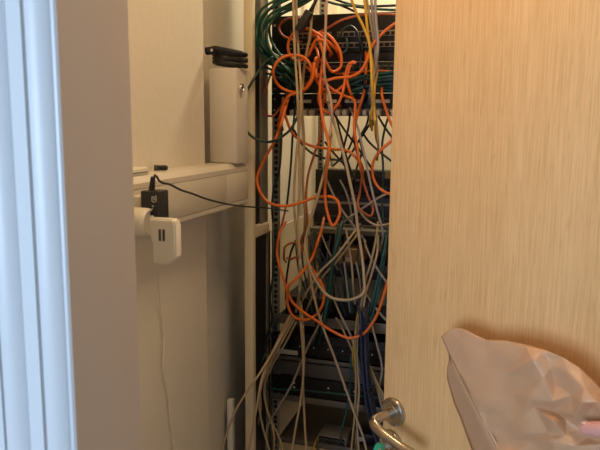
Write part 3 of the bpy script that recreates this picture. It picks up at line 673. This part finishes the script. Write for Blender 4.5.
# --- middle
MD = [
 ('beige cord in the upper of two slanting to lower left mid rack', 'c_beige', 1.49, 0.0027, [(360, 224, IN), (349, 239), (336, 256), (320, 272), (308, 290), (300, 308, IN)]),
 ('tan cord in the lower of two slanting to lower left mid rack', 'c_tan', 1.495, 0.0027, [(362, 228, IN), (350, 244), (338, 260), (322, 278), (312, 298), (304, 318, IN)]),
 ('beige cord hanging straight to the black router, left of the long slant', 'c_beige', 1.47, 0.0029, [(306, 240, 1.53), (309, 268), (313, 292), (318, 312), (324, 330), (334, 356), (344, 384), (354, 412), (364, 440), (368, 460)]),
 ('tan cord bowed right of the beige U bend', 'c_tan', 1.48, 0.0028, [(378, 222, IN), (375, 244), (371, 262), (365, 282), (361, 306), (356, 330), (355, 352), (356, 378), (355, 410), (351, 455)]),
 ('beige cord bowed closest to the door edge mid rack', 'c_beige', 1.486, 0.0027, [(378, 236, IN), (376, 258), (371, 276), (366, 292), (363, 310), (358, 332), (357, 360), (359, 390), (357, 420), (359, 455)]),
 ('grey cord crossing right toward the door mid rack', 'c_grey', 1.50, 0.0026, [(364, 240, IN), (370, 256), (378, 270), (388, 284), (402, 300)]),
 ('grey cord slanting from beige U bend to the grey shelf', 'c_grey', 1.505, 0.0026, [(366, 294, IN), (374, 306), (384, 318), (400, 330)]),
 ('grey cord dropping right from the shelf to the door edge', 'c_grey', 1.51, 0.0026, [(366, 300, IN), (371, 322), (377, 345), (382, 368), (379, 392), (385, 420)]),
 ('grey cord slanting over the shelf left of navy bundle', 'c_grey', 1.515, 0.0027, [(334, 300, IN), (342, 318), (350, 334), (356, 352), (360, 372, IN)]),
 ('tan cord slanting beside the grey one over the shelf', 'c_tan', 1.508, 0.0026, [(336, 318, IN), (344, 332), (352, 350), (352, 366, IN)]),
 ('yellow green cord short and straight over the grey shelf', 'c_yellow', 1.50, 0.0024, [(361, 302, IN), (357, 318), (355, 336), (353, 352), (355, 372, IN)]),
 ('beige cord rising right from the router toward the long U', 'c_grey', 1.51, 0.0027, [(326, 306, IN), (318, 326), (310, 342), (303, 358), (292, 384), (278, 408), (268, 425), (266, 455)]),
]
for lb_, m, Y, r_, pts in MD: cord(E, lb_, m, pts, Y, r_)
md2 = [[(338, 262, IN), (343, 278), (346, 292), (350, 306, IN)], [(344, 262, IN), (346, 278), (348, 296), (350, 312, IN)], [(332, 268, IN), (336, 282), (340, 298), (346, 316, IN)], [(356, 262, IN), (359, 276), (361, 292), (362, 306, IN)], [(314, 232, IN), (318, 246), (326, 262), (332, 280, IN)], [(320, 230, IN), (326, 246), (332, 258), (338, 270, IN)], [(308, 236, IN), (314, 252), (322, 268), (328, 284, IN)]]
for k in range(12):
    x0_ = 296 + k * 7.4 + rnd.uniform(-3, 3); y0_ = rnd.uniform(228, 262); x1_ = x0_ + rnd.uniform(-4, 26); y1_ = rnd.uniform(300, 335)
    cord(E, 'thin dark cord half hidden in the shadowy tangle above the router', ['c_dark', 'c_navy', 'c_black', 'c_teal'][k % 4], [(x0_, y0_, 1.60), (x0_ + (x1_ - x0_) * 0.3 + rnd.uniform(-4, 4), y0_ + (y1_ - y0_) * 0.35), (x0_ + (x1_ - x0_) * 0.7, y0_ + (y1_ - y0_) * 0.7), (x1_, y1_, IN)], 1.545 + 0.003 * k, 0.0025, 'dark cords in the tangle above the router')
for k, a in enumerate(md2):
    cord(E, 'thin blue grey cord among the slanting strands before the dark storage box', 'c_navy' if k % 2 == 0 else 'c_grey', a, 1.55 + 0.003 * k, 0.0022, 'thin strands before the storage box')
cord(E, 'beige strand hanging straight over the small carton', 'c_beige', [(346, 230, IN), (349, 246), (352, 268), (353, 284), (355, 304, IN)], 1.53, 0.0025)
tg = [[(342, 222, IN), (338, 240), (333, 262), (330, 284), (327, 304), (323, 326), (318, 344, IN)], [(338, 226, IN), (335, 246), (331, 266), (328, 288), (325, 308), (321, 330, IN)], [(345, 214, IN), (340, 236), (336, 254), (332, 276), (330, 298), (326, 318, IN)]]
for k, a in enumerate(tg):
    cord(E, 'dark teal cord in the thick strand hanging mid rack, left of the carton', 'c_dark' if k == 1 else 'c_teal', a, 1.50 + 0.012 * k, 0.0036, 'dark teal strand left of the carton')
tg = [[(388, 228, 1.54), (385, 246), (380, 270), (374, 294), (370, 312), (364, 334), (358, 350, IN)], [(386, 250, 1.55), (381, 276), (376, 298), (372, 318), (366, 338), (362, 352, IN)]]
for k, a in enumerate(tg):
    cord(E, 'dark teal cord bowing along the door edge to the navy bundle', 'c_teal', a, 1.51 + 0.012 * k, 0.0032, 'teal cords along the door edge')
# --- navy bundle by the handle
for k in range(6):
    o = (k - 2.5) * 1.3
    cord(E, 'navy blue cord in the thick bundle hanging beside the door handle', 'c_navy', [(363 + o * 2.3, 296 + 2 * (k % 2), IN), (363.5 + o, 320), (364.5 + o, 345), (366 + o, 372), (368.5 + o, 396), (374 + o * 1.4, 420), (383 + o * 1.6, 446), (390 + o * 2, 470)], 1.455 + 0.010 * (k % 3), 0.0033, 'navy cords beside the door handle', wob=0.003)
tie = MB(); c0 = ony(367.3, 390, 1.462); tie.tube([c0 + Vector((0.0145 * math.cos(a * math.pi / 12), 0.0145 * math.sin(a * math.pi / 12), 0)) for a in range(25)], 0.0018, 6, 1.0)
tag(tie.build('cable_tie', 'black'), 'black cable tie round the navy bundle beside the door', 'cable tie')
# --- strands fanning to the right of the bundle
for k in range(4):
    cord(E, 'tan strand in the fan between the navy bundle and the door edge', 'c_tan', [(364 + k, 350 + 2 * k, IN), (369 + k * 0.8, 364 + k * 3), (375 + k * 0.7, 378 + k * 4), (383, 394 + k * 5), (396, 420 + k * 5)], 1.50 + 0.01 * k, 0.0024, 'tan strands fanning to the door')
# --- lower left fan
LL = [
 ('beige cord leaving the lower left fan farthest out over the post', [(292, 318, IN), (281, 338), (268, 360, 1.45), (258, 376, 1.40), (246, 393, 1.39), (235, 412, 1.38), (228, 430, 1.38), (221, 458, 1.38)]),
 ('beige cord hanging straight down the post from the fan', [(290, 316, IN), (280, 337), (267, 364, 1.45), (261, 382, 1.41), (257, 405, 1.40), (253, 428, 1.40), (248, 458, 1.40)]),
 ('beige cord of the fan bowing beside the post then right', [(294, 320, IN), (283, 340), (271, 362), (262, 384), (259, 405), (262, 424), (271, 458)]),
 ('beige cord of the fan dropping just inside the post', [(288, 318, IN), (277, 342), (265, 368), (260, 388), (261, 408), (256, 432), (253, 458)]),
 ('beige cord of the fan bowing farthest right at the bottom', [(296, 322, IN), (286, 342), (272, 366), (264, 390), (267, 410), (273, 430), (274, 458)]),
 ('beige cord of the fan ending before the lowest shelf bracket', [(291, 322, IN), (278, 346), (267, 372), (265, 394), (270, 418), (280, 440), (284, 458)]),
]
for k, (lb_, pts) in enumerate(LL): cord(E, lb_, 'c_beige' if k != 3 else 'c_tan', pts, 1.475 + 0.012 * k, 0.0028)
LV = [
 ('beige cord hanging before the router then leaning left at bottom', 'c_beige', [(299, 300, IN), (301, 326), (303, 352), (303, 380), (300, 404), (296, 426), (291, 458)]),
 ('beige cord hanging before the router then leaning right at bottom', 'c_beige', [(301, 302, IN), (303, 330), (304, 356), (303, 384), (304, 408), (305, 430), (307, 458)]),
]
for k, (lb_, m, pts) in enumerate(LV): cord(E, lb_, m, pts, 1.47 + 0.012 * k, 0.0030)
cord(E, 'thin teal cord lying level across the slim black switch', 'c_teal', [(272, 352, 1.55), (264, 366), (261, 378), (265, 387), (274, 389), (292, 389.5), (315, 391.5), (345, 394.5), (372, 397), (400, 400)], 1.56, 0.0022, wob=0.002)
cord(E, 'dark navy cord down the post beside the slim switch', 'c_navy', [(278, 318, 1.56), (270, 336), (263, 352), (259, 372), (261, 395), (263, 425), (262, 460)], 1.55, 0.0034)
cord(E, 'dark teal cord curling back to the slim switch at left', 'c_dark', [(266, 352, 1.56), (261, 366), (262, 380), (268, 385), (275, 380, IN)], 1.545, 0.0030)
cord(E, 'teal cord hanging before the slim switch to the grey box', 'c_teal', [(356, 340, 1.55), (351, 360), (350, 384), (347, 408), (342, 428), (340, 444, 1.6)], 1.52, 0.0026)
cord(E, 'dark teal cord slanting over the router from the centre', 'c_dark', [(318, 330, IN), (312, 342), (303, 352), (300, 366), (292, 378, IN)], 1.54, 0.0028)
cord(E, 'yellow cord plugged in the left port of the small grey switch', 'c_yellow', [(318, 437, 1.612), (316, 441, 1.58), (314, 447, 1.56), (312, 462, 1.56)], 1.57, 0.0024)
cord(E, 'tan cord hanging right of the small grey switch', 'c_tan', [(358, 424, 1.58), (356, 436), (358, 462)], 1.55, 0.0028)
build_cords()
# --- cords of the ledge
pe = lambda px, py, y: ony(px, py, y)
P = [ATOP + Vector((0, 0, -0.004)), ATOP + Vector((0.001, 0.002, 0.004)), onx(159, 180.5, TF + 0.037), onx(170, 184.5, TF + 0.030), onx(181, 190, TF + 0.022), onx(192, 193.5, TF + 0.018), onx(205, 198.5, TF + 0.015), onx(220, 202.5, TF + 0.018), onx(236, 205.5, TF + 0.008), ony(252, 207, 1.405), ony(264, 207.8, 1.43), ony(276, 209, 1.50), ony(288, 211, 1.56)]
tag(MB().tube(catmull(P), 0.0019, 8).build('adapter_cable', 'c_black', angle=80), 'thin black cord running from the power adapter across into the rack', 'cable')
P = [onx(160, 264, TF + 0.02), onx(158, 280, PX + 0.02), onx(161, 310, PX + 0.006), onx(164, 340, PX + 0.005), onx(163, 365, PX + 0.006), onx(167, 390, PX + 0.004), onx(170, 415, PX + 0.005), onx(174, 450, PX + 0.005), onx(176, 490, PX + 0.006)]
tag(MB().tube(catmull(P), 0.0014, 6).build('charger_wire', 'c_white', angle=80), 'thin white wire trailing down the left wall from the slotted charger', 'cable')
# coiled black cable lying on the beige box
cc = thing('coiled_cable', 'coiled black cable lying on top of the beige steel box', 'cable', ((pA.x + pB.x) / 2, 1.31, bz1))
coil = []
bx = (pA.x + pB.x) / 2
for k in range(150):
    a = 2 * math.pi * k / 30
    coil.append(Vector((0.003 + 0.036 * math.cos(a) * (1 + 0.05 * math.sin(k * 0.21)), 0.030 + 0.030 * math.sin(a) * (1 + 0.06 * math.cos(k * 0.33)), 0.004 + 0.0058 * k / 30 + 0.005 * math.sin(a * 0.5 + k * 0.02) + 0.004 * (1 - math.cos(a)) * 0.6)))
coil = [c + Vector((0, 0, max(0, 0.0045 - c.z))) for c in coil]
MB().tube(coil, 0.0042, 10).build('loops', 'black', cc)
MB().tube(catmull([(-0.034, 0.0, 0.036), (-0.020, -0.004, 0.041), (0.0, -0.003, 0.038), (0.02, 0.0, 0.034), (0.04, 0.01, 0.030)], 0.004), [0.0075] * 6 + [0.0045] * 60 if False else 0.0055, 10).build('top_strand', 'black', cc)
MB().lathe([(0, -0.002), (0.008, -0.002), (0.0085, 0.002), (0.0085, 0.014), (0.006, 0.020), (0, 0.020)], 20, Matrix.Translation((-0.036, -0.002, 0.036)) @ Matrix.Rotation(R(85), 4, 'Y')).build('connector', 'adapter', cc)
MB().box(-0.023, -0.018, -0.0125, -0.0105, 0.034, 0.039, 0.0008).build('connector_tip', 'ink', cc)

# ------------------------------------------------------------------ brown paper bag, held out in front of the door
def door_depth(px, py):
    d = ray(px, py); p0 = Vector((edge.x, edge.y, 0)); return (p0 - CAM).dot(dn) / d.dot(dn)
def bagp(px, py, wmm): return dep(px, py, door_depth(px, py) - 0.072 - wmm * 0.00125)
ctl = [  # (px, py, millimetres toward the viewer)
 (441.5, 337, 0), (445, 332.5, 0), (450, 329, 1), (459, 328, 2), (466, 330, 3), (476, 335, 4), (486, 340, 5), (505, 340.5, 7), (525, 344.5, 9), (545, 350, 9), (563, 357.5, 8), (580, 368, 6), (595, 382, 2), (603, 392, 0), (618, 412, -3), (635, 440, -6), (650, 485, -8), (640, 560, -6),
 (600, 575, 2), (560, 572, 4), (545, 560, 6), (520, 500, 12), (507, 472, 14), (496.5, 450, 14), (487, 431, 13), (478, 412, 12), (469, 394, 9), (460, 376, 6), (451, 358, 2)]
nb = len(ctl)
inner = [(462, 345, 5), (485, 365, 9), (500, 352, 10), (505, 375, 12), (520, 358, 16), (533, 360, 27), (543, 378, 24), (553, 401, 22), (556, 384, 7), (552, 366, 10), (568, 372, 16), (584, 388, 22), (582, 402, 30), (572, 395, 16), (592, 408, 12), (597, 402, 24), (601, 416, 12), (515, 395, 15), (530, 399, 24), (534, 407, 15), (554, 411, 9), (566, 419, 6), (578, 428, 5), (574, 414, 21), (524, 418, 20), (484, 403, 16), (486, 414, 9), (494, 441, 7), (505, 415, 14), (554, 421.5, 34), (526, 434, 21), (508, 442, 10), (530, 441, 12), (548, 432, 22), (552, 441, 30), (566, 436, 20), (588, 438, 4), (602, 430, 10), (605, 444, 12), (575, 446, 22), (515, 458, 24), (560, 466, 18), (530, 478, 24), (555, 510, 14), (590, 500, 10), (612, 470, 4)]
pts2 = [Vector((x, -y)) for x, y, _ in ctl + inner]; hts = [h_ for _, _, h_ in ctl + inner]
vo, eo, fo, ov, oe, of = delaunay_2d_cdt(pts2, [(i, (i + 1) % nb) for i in range(nb)], [list(range(nb))], 1, 1e-4)
H = []
for i, v_ in enumerate(vo):
    o_ = [q for q in ov[i] if q < len(hts)]
    if not o_: o_ = [min(range(len(pts2)), key=lambda q: (pts2[q] - v_).length)]
    H.append(hts[o_[0]])
bm = bmesh.new()
bv = [bm.verts.new((v_.x, v_.y, H[i])) for i, v_ in enumerate(vo)]
for f_ in fo:
    try: bm.faces.new([bv[i] for i in f_])
    except ValueError: pass
for it in range(3):
    bmesh.ops.subdivide_edges(bm, edges=bm.edges[:], cuts=1)
    bmesh.ops.triangulate(bm, faces=bm.faces[:])
    if it == 1: bmesh.ops.smooth_vert(bm, verts=[v for v in bm.verts if not v.is_boundary], factor=0.35, use_axis_z=True)
bmesh.ops.smooth_vert(bm, verts=[v for v in bm.verts if not v.is_boundary], factor=0.5, use_axis_z=True)
for v in bm.verts:
    q = Vector((v.co.x * 0.035, v.co.y * 0.035, 3.1))
    k_ = 0 if v.is_boundary else 1
    v.co.z += k_ * (1.5 * (abs(noise.noise(q)) * 2 - 0.5) + 0.5 * noise.noise(q * 3.3))
for v in bm.verts: v.co = bagp(v.co.x, -v.co.y, v.co.z * 1.0)
bmesh.ops.recalc_face_normals(bm, faces=bm.faces[:])
bag = thing('paper_bag', 'crumpled brown paper bag held in front of the oak door', 'paper bag', bagp(560, 470, 0))
def bagmesh(bmx, name):
    s = MB(); s.bm.free(); s.bm = bmx; s.bm.transform(Matrix.Translation(-bag.location)); o = s.build(name, 'kraft', bag, angle=24)
    md = o.modifiers.new('thickness', 'SOLIDIFY'); md.thickness = 0.0004; return o
bagmesh(bm, 'front_sheet')
# left gusset, folded back from the front sheet, and the rear sheet
front = [(451, 358, 2), (455, 366, 4), (460, 376, 6), (469, 394, 9), (478, 412, 12), (487, 431, 13), (496.5, 450, 14), (507, 472, 14), (520, 500, 12), (545, 560, 6)]
back_ = [(450, 359.5, 0), (447.5, 367.5, -8), (447, 378, -18), (454, 403, -26), (460.5, 418, -30), (466, 434, -33), (472, 450, -35), (484, 478, -36), (500, 510, -34), (530, 560, -28)]
bm = bmesh.new(); rows = []
for a, b in zip(front, back_):
    row = []
    for k in range(7):
        t_ = k / 6; x = a[0] + (b[0] - a[0]) * t_; y = a[1] + (b[1] - a[1]) * t_; h_ = a[2] + (b[2] - a[2]) * t_
        kk = math.sin(math.pi * t_); h_ -= 0.9 if k == 0 else 0; h_ += kk * (1.2 * noise.noise(Vector((x * .06, y * .06, 9))))
        row.append(bm.verts.new(bagp(x + (4 if k == 0 else 0) + kk * 0.8 * noise.noise(Vector((y * .05, 4, k))), y, h_)))
    rows.append(row)
for a, b in zip(rows, rows[1:]):
    for k in range(6): bm.faces.new((a[k], a[k + 1], b[k + 1], b[k]))
bmesh.ops.recalc_face_normals(bm, faces=bm.faces[:])
bagmesh(bm, 'side_gusset')
bm = bmesh.new()
topo = [(443, 337, -2), (460, 330, -4), (486, 341.5, -5), (525, 346, -8), (563, 359, -9), (580, 369, -10), (595, 383, -11), (618, 413, -12), (635, 441, -14), (650, 485, -16), (640, 560, -16)]
bot = [(449, 357, -2), back_[1], back_[2], back_[3], back_[4], back_[5], back_[6], back_[7], back_[8], back_[9], (600, 574, -20)]
rows = []
for a, b in zip(topo, bot):
    row = []
    for k in range(9):
        t_ = k / 8; x, y, h_ = [a[i] + (b[i] - a[i]) * t_ for i in range(3)]
        row.append(bm.verts.new(bagp(x, y, h_ - 2 * math.sin(math.pi * t_) + 1.5 * noise.noise(Vector((x * .03, y * .03, 2))) * math.sin(math.pi * t_))))
    rows.append(row)
for a, b in zip(rows, rows[1:]):
    for k in range(8): bm.faces.new((a[k], a[k + 1], b[k + 1], b[k]))
bmesh.ops.recalc_face_normals(bm, faces=bm.faces[:])
bagmesh(bm, 'rear_sheet')

# ------------------------------------------------------------------ the hand that holds it
def hp(px, py, wmm): return bagp(px, py, wmm)
vs = []; es = []; rs = []
def chain(start, pts):
    prev = start
    for p, r_ in pts:
        vs.append(p); rs.append(r_); i = len(vs) - 1
        if prev is not None: es.append((prev, i))
        prev = i
    return prev
root_ = dep(748, 505, 0.53)
chain(None, [(root_, 0.027)])                       # wrist / root
chain(0, [(dep(708, 484, door_depth(708, 484) - 0.098), 0.028)])
chain(1, [(hp(672, 466, 4), 0.022)])
chain(0, [(dep(810, 552, 0.47), 0.031), (dep(870, 610, 0.42), 0.037), (dep(930, 670, 0.37), 0.042)])
chain(1, [(hp(672, 452, 30), 0.0150), (hp(642, 438, 34), 0.0115), (hp(614, 430.5, 31), 0.0100), (hp(596, 429, 28), 0.0104), (hp(582.5, 429, 25), 0.0086)])
for k, (dx, dy) in enumerate(((-98, -54), (-104, -24), (-100, 6), (-86, 32))):
    chain(2, [(hp(664, 446 + k * 16, -24), 0.0105), (hp(664 + dx * 0.42, 446 + k * 14 + dy * 0.25, -43), 0.0088), (hp(664 + dx * 0.72, 446 + k * 13 + dy * 0.45, -45), 0.0080), (hp(664 + dx * 0.95, 446 + k * 12 + dy * 0.6, -43), 0.0070)])
me = bpy.data.meshes.new('person'); me.from_pydata([tuple(v) for v in vs], es, [])
hand = bpy.data.objects.new('person', me); COL.objects.link(hand)
md = hand.modifiers.new('skin', 'SKIN'); md.use_smooth_shade = True
for i, s_ in enumerate(me.skin_vertices[0].data): s_.radius = (rs[i], rs[i]); s_.use_root = (i == 0)
sb = hand.modifiers.new('sub', 'SUBSURF'); sb.levels = 2; sb.render_levels = 2
me.materials.append(M['skin'])
dg = bpy.context.evaluated_depsgraph_get()
fm = bpy.data.meshes.new_from_object(hand.evaluated_get(dg)); hand.modifiers.clear(); hand.data = fm
for p in fm.polygons: p.use_smooth = True
if not fm.materials: fm.materials.append(M['skin'])
tag(hand, 'person reaching in from the right, thumb pressed on the brown bag', 'person')
# thumb nail and sleeve
nb_ = MB(); c0 = hp(587, 429, 26); ax = (hp(586, 429, 25) - hp(600, 429, 28)).normalized(); zc = -ray(592, 426).normalized(); yc = zc.cross(ax).normalized(); zc = ax.cross(yc)
tilt = Matrix((( ax.x, yc.x, zc.x, 0), (ax.y, yc.y, zc.y, 0), (ax.z, yc.z, zc.z, 0), (0, 0, 0, 1)))
up_side = (upv * 0.9 + zc * 0.35).normalized()
nb_.lathe([(0, 0.0012), (0.0030, 0.0010), (0.0046, 0.0)], 18, Matrix.Translation(c0 + up_side * 0.0088) @ up_side.to_track_quat('Z', 'Y').to_matrix().to_4x4() @ Matrix.Diagonal((1.2, 1, 1, 1)))
nb_.build('thumb_nail', 'nail', hand)
s_ = MB(); a = dep(862, 602, 0.427); b = dep(1050, 780, 0.27)
pts = [a + (b - a) * (k / 8) for k in range(9)]
s_.tube(pts, [0.047 + 0.012 * k / 8 + 0.001 * math.sin(k * 2) for k in range(9)], 24); s_.build('sleeve', 'sleeve', hand)

# ------------------------------------------------------------------ lamps and light
LX, LY = -0.10, 0.92
t = thing('ceiling_lamp', 'round flush ceiling lamp above the closet, out of the picture', 'ceiling lamp', (LX, LY, CZ))
MB().lathe([(0, 0), (0.15, 0), (0.15, -0.02), (0.14, -0.03), (0, -0.03)], 40).build('base', 'white', t)
MB().lathe([(0.138, -0.030), (0.135, -0.05), (0.11, -0.07), (0.06, -0.08), (0, -0.082)], 40).build('diffuser', 'lamp', t)
def area(name, loc, target, sx_, sy_, power, col, shape='RECTANGLE'):
    l = bpy.data.lights.new(name, 'AREA'); l.shape = shape; l.size = sx_; l.size_y = sy_; l.energy = power; l.color = col
    o = bpy.data.objects.new(name, l); COL.objects.link(o); o.location = loc
    o.rotation_euler = (Vector(target) - Vector(loc)).to_track_quat('-Z', 'Y').to_euler(); return o
LP = dict(closet=(4.5, (1.0, 0.70, 0.385)), rear=(10.5, (1.0, 0.82, 0.53)), window=(75, (0.53, 0.72, 1.0)))
area('closet_lamp_light', (LX, LY, CZ - 0.09), (LX, LY, 0), 0.24, 0.24, *LP['closet'], 'DISK')
area('rear_lamp_light', (-0.25, 1.98, CZ - 0.03), (-0.25, 1.98, 0), 0.24, 0.24, *LP['rear'], 'DISK')
area('window_light', ((WX0 + WX1) / 2, -2.38, (WZ0 + WZ1) / 2), (-0.1, 1.1, 1.2), WX1 - WX0 - 0.1, WZ1 - WZ0 - 0.1, *LP['window'])
wd = bpy.data.worlds.new('world'); S.world = wd; wd.use_nodes = True
wd.node_tree.nodes['Background'].inputs[0].default_value = (0.6, 0.75, 1.0, 1); wd.node_tree.nodes['Background'].inputs[1].default_value = 0.4

# ------------------------------------------------------------------ camera and view
cd = bpy.data.cameras.new('camera'); co = bpy.data.objects.new('camera', cd); COL.objects.link(co)
co.matrix_world = Matrix(((rt.x, upv.x, -fwd.x, CAM.x), (rt.y, upv.y, -fwd.y, CAM.y), (rt.z, upv.z, -fwd.z, CAM.z), (0, 0, 0, 1)))
cd.sensor_width = 36; cd.lens = 36 * F / 600; cd.clip_start = 0.02
cd.dof.use_dof = True; cd.dof.focus_distance = 1.5; cd.dof.aperture_fstop = 11
S.camera = co
S.view_settings.view_transform = 'Standard'; S.view_settings.look = 'None'; S.view_settings.gamma = 1; S.view_settings.exposure = 0.0
